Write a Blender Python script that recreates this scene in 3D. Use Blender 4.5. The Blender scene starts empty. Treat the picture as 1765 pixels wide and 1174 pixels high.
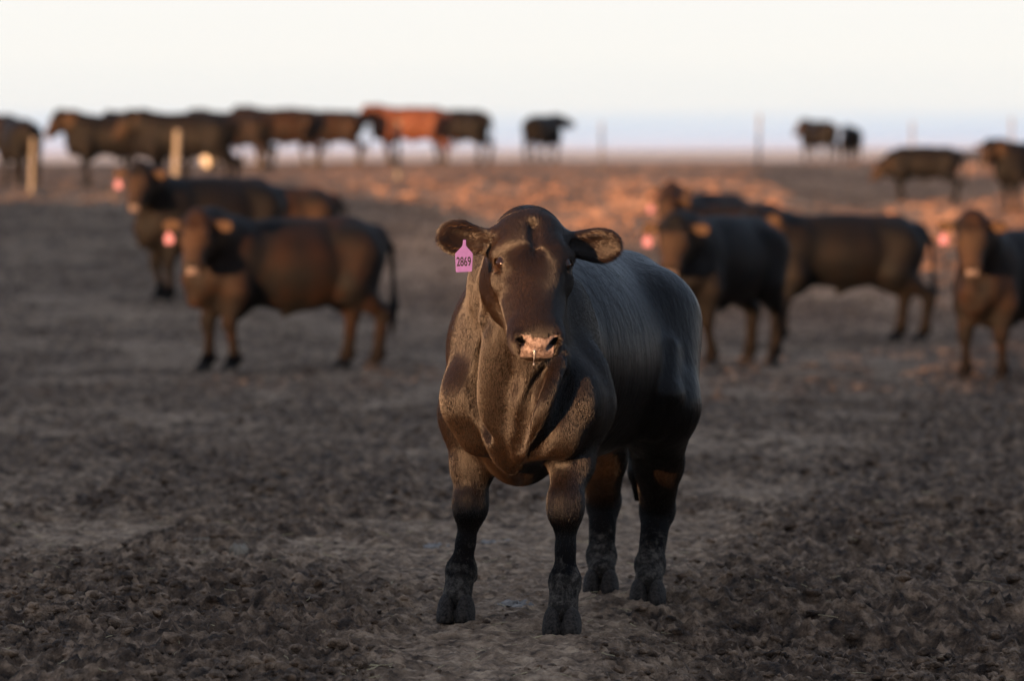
import bpy, math, random
import numpy as np
from mathutils import Vector, Matrix

R = math.radians
rng = np.random.default_rng(7)
random.seed(7)
scene = bpy.context.scene
COL = scene.collection

# ------------------------------------------------------------------ camera, sky, sun, exposure
CAMZ = 1.53
FPX = 9805.0            # focal length in pixels of the 1765 px wide photograph (200 mm lens)
HORIZ = 262.0           # row of the horizon in the photograph
cam_d = bpy.data.cameras.new('camera'); cam = bpy.data.objects.new('camera', cam_d); COL.objects.link(cam)
cam.location = (0, 0, CAMZ)
cam_d.lens = 200; cam_d.sensor_width = 36
cam_d.clip_start = 0.5; cam_d.clip_end = 40000
cam.rotation_euler = (R(90) - math.atan((587 - HORIZ) / FPX), 0, 0)
cam_d.dof.use_dof = True
cam_d.dof.focus_distance = 17.75
cam_d.dof.aperture_fstop = 4.0
cam_d.dof.aperture_blades = 0
scene.camera = cam

SUN_EL = R(1.2)
SUN_AZ = R(37)          # sun stands behind the camera, this far to its left
to_sun = Vector((-math.sin(SUN_AZ) * math.cos(SUN_EL), -math.cos(SUN_AZ) * math.cos(SUN_EL), math.sin(SUN_EL)))

world = bpy.data.worlds.new('World'); scene.world = world; world.use_nodes = True
wn, wl = world.node_tree.nodes, world.node_tree.links
wn.clear()
w_out = wn.new('ShaderNodeOutputWorld')
sky = wn.new('ShaderNodeTexSky'); sky.sky_type = 'NISHITA'; sky.sun_disc = False
sky.sun_elevation = SUN_EL
sky.sun_rotation = math.atan2(to_sun.x, to_sun.y)
sky.air_density = 1.0; sky.dust_density = 0.6; sky.ozone_density = 2.5
bg_sky = wn.new('ShaderNodeBackground'); bg_sky.inputs['Strength'].default_value = 0.12
wl.new(sky.outputs[0], bg_sky.inputs['Color'])
# thin bright veil of evening cloud that thickens a degree above the horizon
tc = wn.new('ShaderNodeTexCoord'); sep = wn.new('ShaderNodeSeparateXYZ'); wl.new(tc.outputs['Generated'], sep.inputs[0])
el = wn.new('ShaderNodeMath'); el.operation = 'ARCSINE'; wl.new(sep.outputs['Z'], el.inputs[0])
cmap = wn.new('ShaderNodeMapping'); cmap.inputs['Scale'].default_value = (6, 6, 120); wl.new(tc.outputs['Generated'], cmap.inputs[0])
cn = wn.new('ShaderNodeTexNoise'); cn.inputs['Scale'].default_value = 1.0; cn.inputs['Detail'].default_value = 3; wl.new(cmap.outputs[0], cn.inputs['Vector'])
ma = wn.new('ShaderNodeMath'); ma.operation = 'MULTIPLY_ADD'; ma.inputs[1].default_value = 0.004; ma.inputs[2].default_value = -0.002
wl.new(cn.outputs['Fac'], ma.inputs[0])
ad = wn.new('ShaderNodeMath'); ad.operation = 'ADD'; wl.new(el.outputs[0], ad.inputs[0]); wl.new(ma.outputs[0], ad.inputs[1])
mr = wn.new('ShaderNodeMapRange'); mr.inputs['From Min'].default_value = -0.002; mr.inputs['From Max'].default_value = 0.030
mr.inputs['To Min'].default_value = 0; mr.inputs['To Max'].default_value = 1; wl.new(ad.outputs[0], mr.inputs['Value'])
ramp = wn.new('ShaderNodeValToRGB'); wl.new(mr.outputs[0], ramp.inputs[0])
cr = ramp.color_ramp
cr.elements[0].position = 0.0; cr.elements[0].color = (0.42, 0.37, 0.50, 1)
cr.elements[1].position = 1.0; cr.elements[1].color = (0.905, 0.90, 0.865, 1)
for p, c in ((0.07, (0.43, 0.46, 0.64, 1)), (0.14, (0.45, 0.60, 0.80, 1)), (0.21, (0.60, 0.71, 0.83, 1)), (0.31, (0.81, 0.83, 0.82, 1)), (0.6, (0.89, 0.885, 0.845, 1))):
    e = cr.elements.new(p); e.color = c
bg_veil = wn.new('ShaderNodeBackground'); bg_veil.inputs['Strength'].default_value = 0.258
hi_ = wn.new('ShaderNodeMapRange'); hi_.interpolation_type = 'SMOOTHSTEP'; wl.new(el.outputs[0], hi_.inputs['Value'])
hi_.inputs['From Min'].default_value = 0.035; hi_.inputs['From Max'].default_value = 0.14
vm = wn.new('ShaderNodeMix'); vm.data_type = 'RGBA'; wl.new(hi_.outputs[0], vm.inputs[0]); wl.new(ramp.outputs[0], vm.inputs[6]); vm.inputs[7].default_value = (0.47, 0.57, 0.76, 1)
wl.new(vm.outputs[2], bg_veil.inputs['Color'])
mf = wn.new('ShaderNodeMapRange'); mf.interpolation_type = 'SMOOTHSTEP'
mf.inputs['From Min'].default_value = 0.045; mf.inputs['From Max'].default_value = 0.14
mf.inputs['To Min'].default_value = 1.0; mf.inputs['To Max'].default_value = 0.75; wl.new(el.outputs[0], mf.inputs['Value'])
mx = wn.new('ShaderNodeMixShader'); wl.new(mf.outputs[0], mx.inputs[0]); wl.new(bg_sky.outputs[0], mx.inputs[1]); wl.new(bg_veil.outputs[0], mx.inputs[2])
wl.new(mx.outputs[0], w_out.inputs['Surface'])

sun_d = bpy.data.lights.new('sun', 'SUN'); sun = bpy.data.objects.new('sun', sun_d); COL.objects.link(sun)
sun_d.energy = 5.0; sun_d.angle = R(0.5); sun_d.color = (1.0, 0.55, 0.27)
sun.rotation_euler = to_sun.to_track_quat('Z', 'Y').to_euler()

vs = scene.view_settings
vs.view_transform = 'Standard'; vs.look = 'None'; vs.gamma = 1; vs.exposure = 2.05
scene.cycles.max_bounces = 6
scene.cycles.use_denoising = True

# ------------------------------------------------------------------ small helpers
def tag(o, label=None, cat=None, group=None, kind=None):
    if label: o['label'] = label
    if cat: o['category'] = cat
    if group: o['group'] = group
    if kind: o['kind'] = kind
    return o

def np_mesh(name, V, F, mat=None, smooth=True, attrs=None):
    me = bpy.data.meshes.new(name)
    V = np.ascontiguousarray(V, np.float32); F = np.ascontiguousarray(F, np.int32)
    n = F.shape[1]
    me.vertices.add(len(V)); me.vertices.foreach_set('co', V.ravel())
    me.loops.add(F.size); me.loops.foreach_set('vertex_index', F.ravel())
    me.polygons.add(len(F)); me.polygons.foreach_set('loop_start', np.arange(0, F.size, n, dtype=np.int32))
    me.polygons.foreach_set('loop_total', np.full(len(F), n, np.int32))
    if smooth: me.polygons.foreach_set('use_smooth', np.ones(len(F), bool))
    if attrs:
        for k, a in attrs.items():
            at = me.color_attributes.new(k, 'FLOAT_COLOR', 'POINT')
            at.data.foreach_set('color', np.ascontiguousarray(a, np.float32).ravel())
    me.update(); me.validate()
    if mat: me.materials.append(mat)
    return me

def link(name, me, parent=None, loc=None):
    o = bpy.data.objects.new(name, me); COL.objects.link(o)
    if parent: o.parent = parent
    if loc is not None: o.location = loc
    return o

_tab = np.random.default_rng(3).random((256, 256)).astype(np.float32)
def vnoise(x, y):
    xi = np.floor(x).astype(np.int64); yi = np.floor(y).astype(np.int64)
    fx = (x - xi).astype(np.float32); fy = (y - yi).astype(np.float32)
    fx = fx * fx * (3 - 2 * fx); fy = fy * fy * (3 - 2 * fy)
    a = _tab[xi & 255, yi & 255]; b = _tab[(xi + 1) & 255, yi & 255]
    c = _tab[xi & 255, (yi + 1) & 255]; d = _tab[(xi + 1) & 255, (yi + 1) & 255]
    return (a * (1 - fx) + b * fx) * (1 - fy) + (c * (1 - fx) + d * fx) * fy

def fbm(x, y, oct=4, gain=0.5, billow=False):
    s = 0; a = 1.0; t = 0
    ca, sa = math.cos(0.7), math.sin(0.7)
    for i in range(oct):
        n = vnoise(x + 17.3 * i, y + 5.1 * i)
        if billow: n = np.abs(n * 2 - 1)
        s = s + a * n; t += a; a *= gain
        x, y = (x * ca - y * sa) * 2.03, (x * sa + y * ca) * 2.03
    return s / t

def sstep(a, b, x):
    t = np.clip((x - a) / (b - a), 0, 1); return t * t * (3 - 2 * t)

# ------------------------------------------------------------------ terrain height
_pd = np.array([0, 14, 20, 30, 40, 46, 50, 56, 62, 70, 80, 90, 100, 115, 128, 140, 160, 180, 200, 240, 400, 3000, 40000.])
_pl = np.array([0, 0, 0, -.10, -.20, -.23, -.18, .03, .08, .14, .42, .74, .92, 1.02, 1.12, 1.20, 1.15, 1.10, .9, .3, -3, -3.5, -3.5])
_cd = np.array([0, 14, 20, 30, 40, 46, 50, 56, 66, 76, 84, 92, 99, 106, 125, 140, 160, 180, 200, 240, 400, 3000, 40000.])
_pc = np.array([0, 0, 0, -.10, -.19, -.24, -.30, -.36, -.28, -.08, .12, .48, .80, 1.00, 1.17, 1.24, 1.22, 1.16, .9, .3, -3, -3.5, -3.5])
_pr = np.array([0, 0, 0, -.10, -.19, -.24, -.30, -.36, -.33, -.12, .10, .36, .60, .76, .95, 1.08, 1.20, 1.16, .9, .3, -3, -3.5, -3.5])
SHADE_BERM_S, SHADE_BERM_H = -12.0, .945
def ground_base(X, Y):
    X = np.asarray(X, np.float64); Y = np.asarray(Y, np.float64)
    r = np.hypot(X, Y); yy = np.where(Y > 0, r, 0)
    ang = X / np.maximum(r, 1.0)
    t = sstep(-0.058, -0.026, ang); t2 = sstep(0.040, 0.066, ang)
    z = np.interp(yy, _pd, _pl) * (1 - t) + np.interp(yy, _cd, _pc) * t * (1 - t2) + np.interp(yy, _pd, _pr) * t2
    z = z + 0.42 * np.exp(-((X - 11.6) / 1.9) ** 2 - ((Y - 148) / 9) ** 2)      # low heap on the right of the crest
    s = X * math.sin(SUN_AZ) + Y * math.cos(SUN_AZ)
    tt = X * math.cos(SUN_AZ) - Y * math.sin(SUN_AZ)
    z = z + SHADE_BERM_H * np.exp(-np.abs((s - SHADE_BERM_S) / 2.2) ** 3) * sstep(-150, -120, tt) * sstep(70, 50, tt)  # unseen berm added behind the camera to shade the ground and legs
    z = z + .36 * sstep(.098, .125, -ang) * sstep(-.6, -.3, ang) * sstep(36, 46, Y) * sstep(92, 80, Y)      # unseen low bank, added beyond the left edge to shade the ground there
    far = sstep(2600, 5200, r) * sstep(0, 200, Y)
    z = z + far * (10 * fbm(X / 900 + 3, Y / 2600 + 9, 3) + 2.2) * sstep(-0.09, 0.02, X / np.maximum(r, 1))
    return z

def clod_mask(X, Y):
    "1 on churned soil, 0 on the trodden path"
    n = fbm(X * 0.9 + 5, Y * 0.45 + 2, 3)
    px = 882.5 + X / np.maximum(Y, 1) * FPX
    py = HORIZ + CAMZ / np.maximum(Y, 1) * FPX
    # the trodden strip runs from under the bull towards the camera; loose trench on its right
    edge = 1055 + (py - 1055) * 3.1
    m = np.where(Y < 30, sstep(-35, 25, px - edge) * sstep(1035, 1065, py), 0)
    left = sstep(760, 480, px + (n - .5) * 500) * sstep(22.5, 19.5, Y)
    right = sstep(1180, 1420, px + (n - .5) * 400 + (py - 900) * .8) 
    m = np.maximum(m, np.maximum(left * .9, right * .85))
    m = np.where(Y > 24, np.maximum(m, sstep(.38, .68, n) * .8), m)
    m = np.maximum(m, .75 * sstep(.42, .66, fbm(X * 2.3 + 31, Y * 1.3 + 8, 4)) * np.where(Y < 24, .15 + .85 * sstep(180, 420, np.abs(px - 960)), 1))
    return np.clip(m, 0.0, 1)

def ground_full(X, Y, with_mask=False):
    X = np.asarray(X, np.float64); Y = np.asarray(Y, np.float64)
    z = ground_base(X, Y)
    r = np.hypot(X, Y)
    near = sstep(360, 200, r)
    m = clod_mask(X, Y)
    a = 0.05 * (fbm(X * 0.7, Y * 0.5, 3) - .5) * sstep(6, 12, r)
    far_gain = (1 + .5 * sstep(50, 85, Y)) * (1 - .88 * sstep(98, 116, Y) * (1 - .8 * sstep(.045, .07, X / np.maximum(r, 1))))
    b = (fbm(X * 3.6 + 40, Y * 3.6, 3, .62) - .5) * (0.045 + 0.075 * m + .045 * sstep(55, 85, Y) * sstep(-.055, .0, X / np.maximum(r, 1))) * far_gain
    c = (0.5 - fbm(X * 9 + 7, Y * 9, 3, .55, True)) * (0.036 + 0.080 * m) * (1 + .25 * sstep(50, 85, Y)) * 1.0
    d = (0.5 - fbm(X * 31 + 7, Y * 31, 2, .6, True)) * (0.016 + 0.030 * m) * sstep(90, 50, r)
    tr = -0.12 * m * sstep(19.4, 18.0, Y) * sstep(.15, .5, X)
    z = z + (a + b + c + d + tr) * near
    return (z, m) if with_mask else z

def gz(x, y):
    return float(ground_base(x, y)) + 0.05 * float(fbm(np.float64(x * .7), np.float64(y * .5), 3) - .5)

# ------------------------------------------------------------------ materials
def nmat(name):
    m = bpy.data.materials.new(name); m.use_nodes = True
    nt = m.node_tree; b = nt.nodes['Principled BSDF']
    return m, nt.nodes, nt.links, b

def node(ns, typ, **kw):
    n = ns.new(typ)
    for k, v in kw.items(): setattr(n, k, v)
    return n

def noise(ns, ls, vec, scale, detail=4, rough=.55):
    n = ns.new('ShaderNodeTexNoise'); n.inputs['Scale'].default_value = scale
    n.inputs['Detail'].default_value = detail; n.inputs['Roughness'].default_value = rough
    if vec is not None: ls.new(vec, n.inputs['Vector'])
    return n.outputs['Fac']

def ramp_(ns, ls, fac, stops):
    r = ns.new('ShaderNodeValToRGB'); ls.new(fac, r.inputs[0]); e = r.color_ramp.elements
    e[0].position, e[0].color = stops[0][0], (*stops[0][1], 1)
    e[1].position, e[1].color = stops[-1][0], (*stops[-1][1], 1)
    for p, c in stops[1:-1]:
        q = e.new(p); q.color = (*c, 1)
    return r.outputs[0]

def mixc(ns, ls, fac, a, b):
    m = ns.new('ShaderNodeMix'); m.data_type = 'RGBA'
    for s, v in ((0, fac), (6, a), (7, b)):
        if hasattr(v, 'links'): ls.new(v, m.inputs[s])
        else: m.inputs[s].default_value = v if s == 0 else (*v, 1)
    return m.outputs[2]

def bump(ns, ls, b, h, strength, dist):
    bp = ns.new('ShaderNodeBump'); bp.inputs['Strength'].default_value = strength; bp.inputs['Distance'].default_value = dist
    ls.new(h, bp.inputs['Height']); ls.new(bp.outputs[0], b.inputs['Normal']); return bp

def mat_soil():
    m, ns, ls, b = nmat('soil')
    g = ns.new('ShaderNodeNewGeometry'); P = g.outputs['Position']
    at = node(ns, 'ShaderNodeVertexColor'); at.layer_name = 'mask'
    sp = ns.new('ShaderNodeSeparateColor'); ls.new(at.outputs[0], sp.inputs[0])
    n1 = noise(ns, ls, P, 1.2, 4); n2 = noise(ns, ls, P, 14, 5, .65); n3 = noise(ns, ls, P, 90, 3, .6)
    dry = ramp_(ns, ls, n2, [(.34, (.078, .046, .027)), (.5, (.285, .182, .111)), (.66, (.56, .38, .24))])  # dark stops of both ramps paint crevice shade into the bump's hollows
    wet = ramp_(ns, ls, n2, [(.34, (.022, .013, .008)), (.5, (.118, .071, .043)), (.68, (.38, .242, .15))])
    mm = ns.new('ShaderNodeMath'); mm.operation = 'MULTIPLY_ADD'; mm.use_clamp = True
    ls.new(n1, mm.inputs[0]); mm.inputs[1].default_value = 1.4; mm.inputs[2].default_value = -.70
    ad2 = ns.new('ShaderNodeMath'); ad2.operation = 'ADD'; ad2.use_clamp = True
    ls.new(sp.outputs[0], ad2.inputs[0]); ls.new(mm.outputs[0], ad2.inputs[1])
    col = mixc(ns, ls, ad2.outputs[0], dry, wet)
    # specks of straw and grit
    v = ns.new('ShaderNodeTexVoronoi'); v.inputs['Scale'].default_value = 38; ls.new(P, v.inputs['Vector'])
    lt = ns.new('ShaderNodeMath'); lt.operation = 'LESS_THAN'; lt.inputs[1].default_value = .10; ls.new(v.outputs['Distance'], lt.inputs[0])
    sc_ = ns.new('ShaderNodeSeparateColor'); ls.new(v.outputs['Color'], sc_.inputs[0])
    gt = ns.new('ShaderNodeMath'); gt.operation = 'GREATER_THAN'; gt.inputs[1].default_value = .93; ls.new(sc_.outputs[0], gt.inputs[0])
    mu = ns.new('ShaderNodeMath'); mu.operation = 'MULTIPLY'; ls.new(lt.outputs[0], mu.inputs[0]); ls.new(gt.outputs[0], mu.inputs[1])
    col = mixc(ns, ls, mu.outputs[0], col, (.30, .24, .16))
    # sunlit tone of the slope painted into the soil colour: paler, warmer
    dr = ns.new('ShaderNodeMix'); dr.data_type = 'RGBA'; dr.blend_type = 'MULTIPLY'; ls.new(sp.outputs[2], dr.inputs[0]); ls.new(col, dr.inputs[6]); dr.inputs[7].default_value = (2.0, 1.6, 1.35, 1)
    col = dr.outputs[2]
    # distant dry farmland
    far_n = noise(ns, ls, P, .0016, 3)
    farc = ramp_(ns, ls, far_n, [(.35, (.62, .42, .33)), (.5, (.75, .56, .42)), (.65, (.50, .38, .30))])
    col = mixc(ns, ls, sp.outputs[1], col, farc)
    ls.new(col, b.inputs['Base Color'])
    b.inputs['Roughness'].default_value = .85
    b.inputs['Specular IOR Level'].default_value = .25
    h = ns.new('ShaderNodeMath'); h.operation = 'ADD'; ls.new(n2, h.inputs[0]); ls.new(n3, h.inputs[1])
    b1 = bump(ns, ls, b, h.outputs[0], 1.0, .022)
    fb = ns.new('ShaderNodeBump'); fb.inputs['Distance'].default_value = 6.0; ls.new(noise(ns, ls, P, .25, 4), fb.inputs['Height'])     # stubble on the far plain
    ls.new(sp.outputs[1], fb.inputs['Strength']); ls.new(fb.outputs[0], b1.inputs['Normal'])
    return m

def mat_coat(name, dark, brown, mudc=(.10, .082, .066), hero=False, rough=.46, spec=.28):
    m, ns, ls, b = nmat(name)
    tc = ns.new('ShaderNodeTexCoord'); P = tc.outputs['Object']
    at = node(ns, 'ShaderNodeVertexColor'); at.layer_name = 'mask'
    sp = ns.new('ShaderNodeSeparateColor'); ls.new(at.outputs[0], sp.inputs[0])
    n1 = noise(ns, ls, P, 3.6, 3); n2 = noise(ns, ls, P, 60, 4, .7)
    col = ramp_(ns, ls, n1, [(.40, dark), (.66, brown)])
    # pink nose with darker freckles
    nose = ramp_(ns, ls, n2, [(.38, (.06, .043, .040)), (.60, (.19, .150, .145))])
    ne = ns.new('ShaderNodeMapRange'); nn_ = ns.new('ShaderNodeMath'); nn_.operation = 'ADD'; ls.new(sp.outputs[0], nn_.inputs[0]); ls.new(n2, nn_.inputs[1]); ls.new(nn_.outputs[0], ne.inputs['Value'])
    ne.inputs['From Min'].default_value = 1.05; ne.inputs['From Max'].default_value = 1.3
    col = mixc(ns, ls, ne.outputs[0], col, nose)
    # dried mud on the legs: noise edge
    mp = ns.new('ShaderNodeMath'); mp.operation = 'ADD'; nm = noise(ns, ls, P, 26, 5, .7)
    ls.new(sp.outputs[1], mp.inputs[0]); ls.new(nm, mp.inputs[1])
    mth = ns.new('ShaderNodeMapRange'); ls.new(mp.outputs[0], mth.inputs['Value'])
    mth.inputs['From Min'].default_value = .90; mth.inputs['From Max'].default_value = 1.04
    nc = noise(ns, ls, P, 34, 6, .8)
    mc = ramp_(ns, ls, nc, [(.46, tuple(.20 * c for c in mudc)), (.62, tuple(1.0 * c for c in mudc))])
    col = mixc(ns, ls, mth.outputs[0], col, mc)
    # browner, dusty hair tips on face and ears
    br = ns.new('ShaderNodeMath'); br.operation = 'MULTIPLY'; ls.new(sp.outputs[2], br.inputs[0]); ls.new(n2, br.inputs[1])
    col = mixc(ns, ls, br.outputs[0], col, (.085, .048, .026))
    ls.new(col, b.inputs['Base Color'])
    mxm = ns.new('ShaderNodeMath'); mxm.operation = 'MULTIPLY'; mxm.use_clamp = True; mxm.inputs[1].default_value = 2.6; ls.new(sp.outputs[1], mxm.inputs[0])
    rr = ns.new('ShaderNodeMapRange'); ls.new(mxm.outputs[0], rr.inputs['Value'])
    rr.inputs['To Min'].default_value = rough; rr.inputs['To Max'].default_value = .9
    ls.new(rr.outputs[0], b.inputs['Roughness'])
    b.inputs['Specular IOR Level'].default_value = spec
    b.inputs['Sheen Weight'].default_value = .0
    # short hair: fine grain streaked down the body
    mpn = ns.new('ShaderNodeMapping'); mpn.inputs['Scale'].default_value = (1, 1, .22); ls.new(P, mpn.inputs[0])
    hr = noise(ns, ls, mpn.outputs[0], 420 if hero else 90, 3, .7)
    ml = noise(ns, ls, mpn.outputs[0], 38, 3, .6)
    s1 = ns.new('ShaderNodeMath'); s1.operation = 'MULTIPLY_ADD'; ls.new(ml, s1.inputs[0]); s1.inputs[1].default_value = 1.2; ls.new(hr, s1.inputs[2])
    s2 = ns.new('ShaderNodeMath'); s2.operation = 'ADD'; ls.new(s1.outputs[0], s2.inputs[0]); ls.new(mth.outputs[0], s2.inputs[1])
    if hero:    # streaks where the coat lies over ribs and muscle
        mp2 = ns.new('ShaderNodeMapping'); mp2.inputs['Scale'].default_value = (17, 17, 2.6); mp2.inputs['Rotation'].default_value = (0, R(32), 0); ls.new(P, mp2.inputs[0])
        st = noise(ns, ls, mp2.outputs[0], 1.0, 4, .6)
        s3 = ns.new('ShaderNodeMath'); s3.operation = 'MULTIPLY_ADD'; ls.new(st, s3.inputs[0]); s3.inputs[1].default_value = 11.0; ls.new(s2.outputs[0], s3.inputs[2]); s2 = s3
    bump(ns, ls, b, s2.outputs[0], .42 if hero else .8, .003 if hero else .012)
    return m

def simple(name, col, rough=.5, spec=.5, bs=0, bscale=80, var=.0):
    m, ns, ls, b = nmat(name)
    tc = ns.new('ShaderNodeTexCoord')
    n = noise(ns, ls, tc.outputs['Object'], bscale, 4, .6)
    a = tuple(max(0, c * (1 - var)) for c in col); d = tuple(min(1, c * (1 + var)) for c in col)
    ls.new(ramp_(ns, ls, n, [(.35, a), (.65, d)]), b.inputs['Base Color'])
    b.inputs['Roughness'].default_value = rough; b.inputs['Specular IOR Level'].default_value = spec
    if bs: bump(ns, ls, b, n, bs, .004)
    return m

M_soil = mat_soil()
M_hero = mat_coat('black_coat', (.0028, .0024, .0024), (.0065, .0043, .0033), hero=True, rough=.36, spec=.115)
M_black = mat_coat('black_coat_dusty', (.0035, .003, .003), (.0145, .0060, .0026), mudc=(.016, .012, .010), rough=.6, spec=.12)
M_jet = mat_coat('jet_coat', (.0025, .0024, .0026), (.0056, .0036, .0028), mudc=(.014, .011, .009), rough=.55, spec=.10)
M_brown = mat_coat('brown_coat', (.006, .004, .003), (.026, .011, .0045), rough=.6, spec=.12)
M_red = mat_coat('red_coat', (.070, .024, .012), (.12, .042, .022), rough=.6, spec=.15)
M_hoof = simple('hoof_horn', (.030, .023, .018), .85, .2, 1.0, 110, .75)
M_eye = simple('eye_ball', (.008, .004, .003), .10, .35, 0, 30, .3)
M_tagv = simple('violet_tag', (.125, .070, .23), .45, .4, .1, 60, .08)
M_tagp = simple('pink_tag', (.24, .10, .14), .45, .4, .1, 60, .08)
M_ink = simple('black_ink', (.010, .008, .012), .5, .3, 0, 60, .1)
M_post = simple('weathered_post', (.15, .13, .105), .85, .2, .5, 30, .2)
M_wire = simple('fence_wire', (.30, .29, .28), .5, .5, 0, 30, .1)

# ------------------------------------------------------------------ ground sheet
def build_ground():
    half = R(7.4)
    dense = np.linspace(-half, half, 540)
    rest = np.linspace(half, 2 * math.pi - half, 190)[1:-1]
    th = np.concatenate([dense, rest])
    rows = [0.4]
    while rows[-1] < 14.8: rows.append(rows[-1] + .45)
    rows[-1] = 14.8
    while rows[-1] < 25: rows.append(rows[-1] * 1.00085)
    while rows[-1] < 60: rows.append(rows[-1] * 1.0015)
    while rows[-1] < 150: rows.append(rows[-1] * 1.0012)
    while rows[-1] < 215: rows.append(rows[-1] * 1.0020)
    while rows[-1] < 12000: rows.append(rows[-1] * 1.07)
    r = np.array(rows)
    T, RR = np.meshgrid(th, r)
    X = RR * np.sin(T); Y = RR * np.cos(T)
    z, m = ground_full(X, Y, True)
    farm = sstep(260, 700, RR)
    V = np.stack([X, Y, z], -1).reshape(-1, 3)
    V = np.concatenate([V, [[0, 0, 0.0]]])
    nr, nc = X.shape
    i = np.arange(nr - 1)[:, None]; j = np.arange(nc)[None, :]; j2 = (j + 1) % nc
    F = np.stack([i * nc + j, (i + 1) * nc + j, (i + 1) * nc + j2, i * nc + j2], -1).reshape(-1, 4)[:, ::-1]
    msk = np.ones((len(V), 4), np.float32)
    msk[:-1, 0] = m.ravel(); msk[:-1, 1] = farm.ravel(); msk[:-1, 2] = (sstep(52, 78, RR + 18 * (fbm(X * .08, Y * .03, 3) - .5)) * sstep(-.05, .0, X / RR + .3 * (fbm(X * .05 + 4, Y * .03, 3) - .5) * .3)).ravel(); msk[-1, :3] = 0  # third channel: where the painted sunlit slope tone lies
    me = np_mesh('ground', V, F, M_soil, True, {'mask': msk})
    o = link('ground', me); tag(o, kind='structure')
    return o
build_ground()

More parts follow.
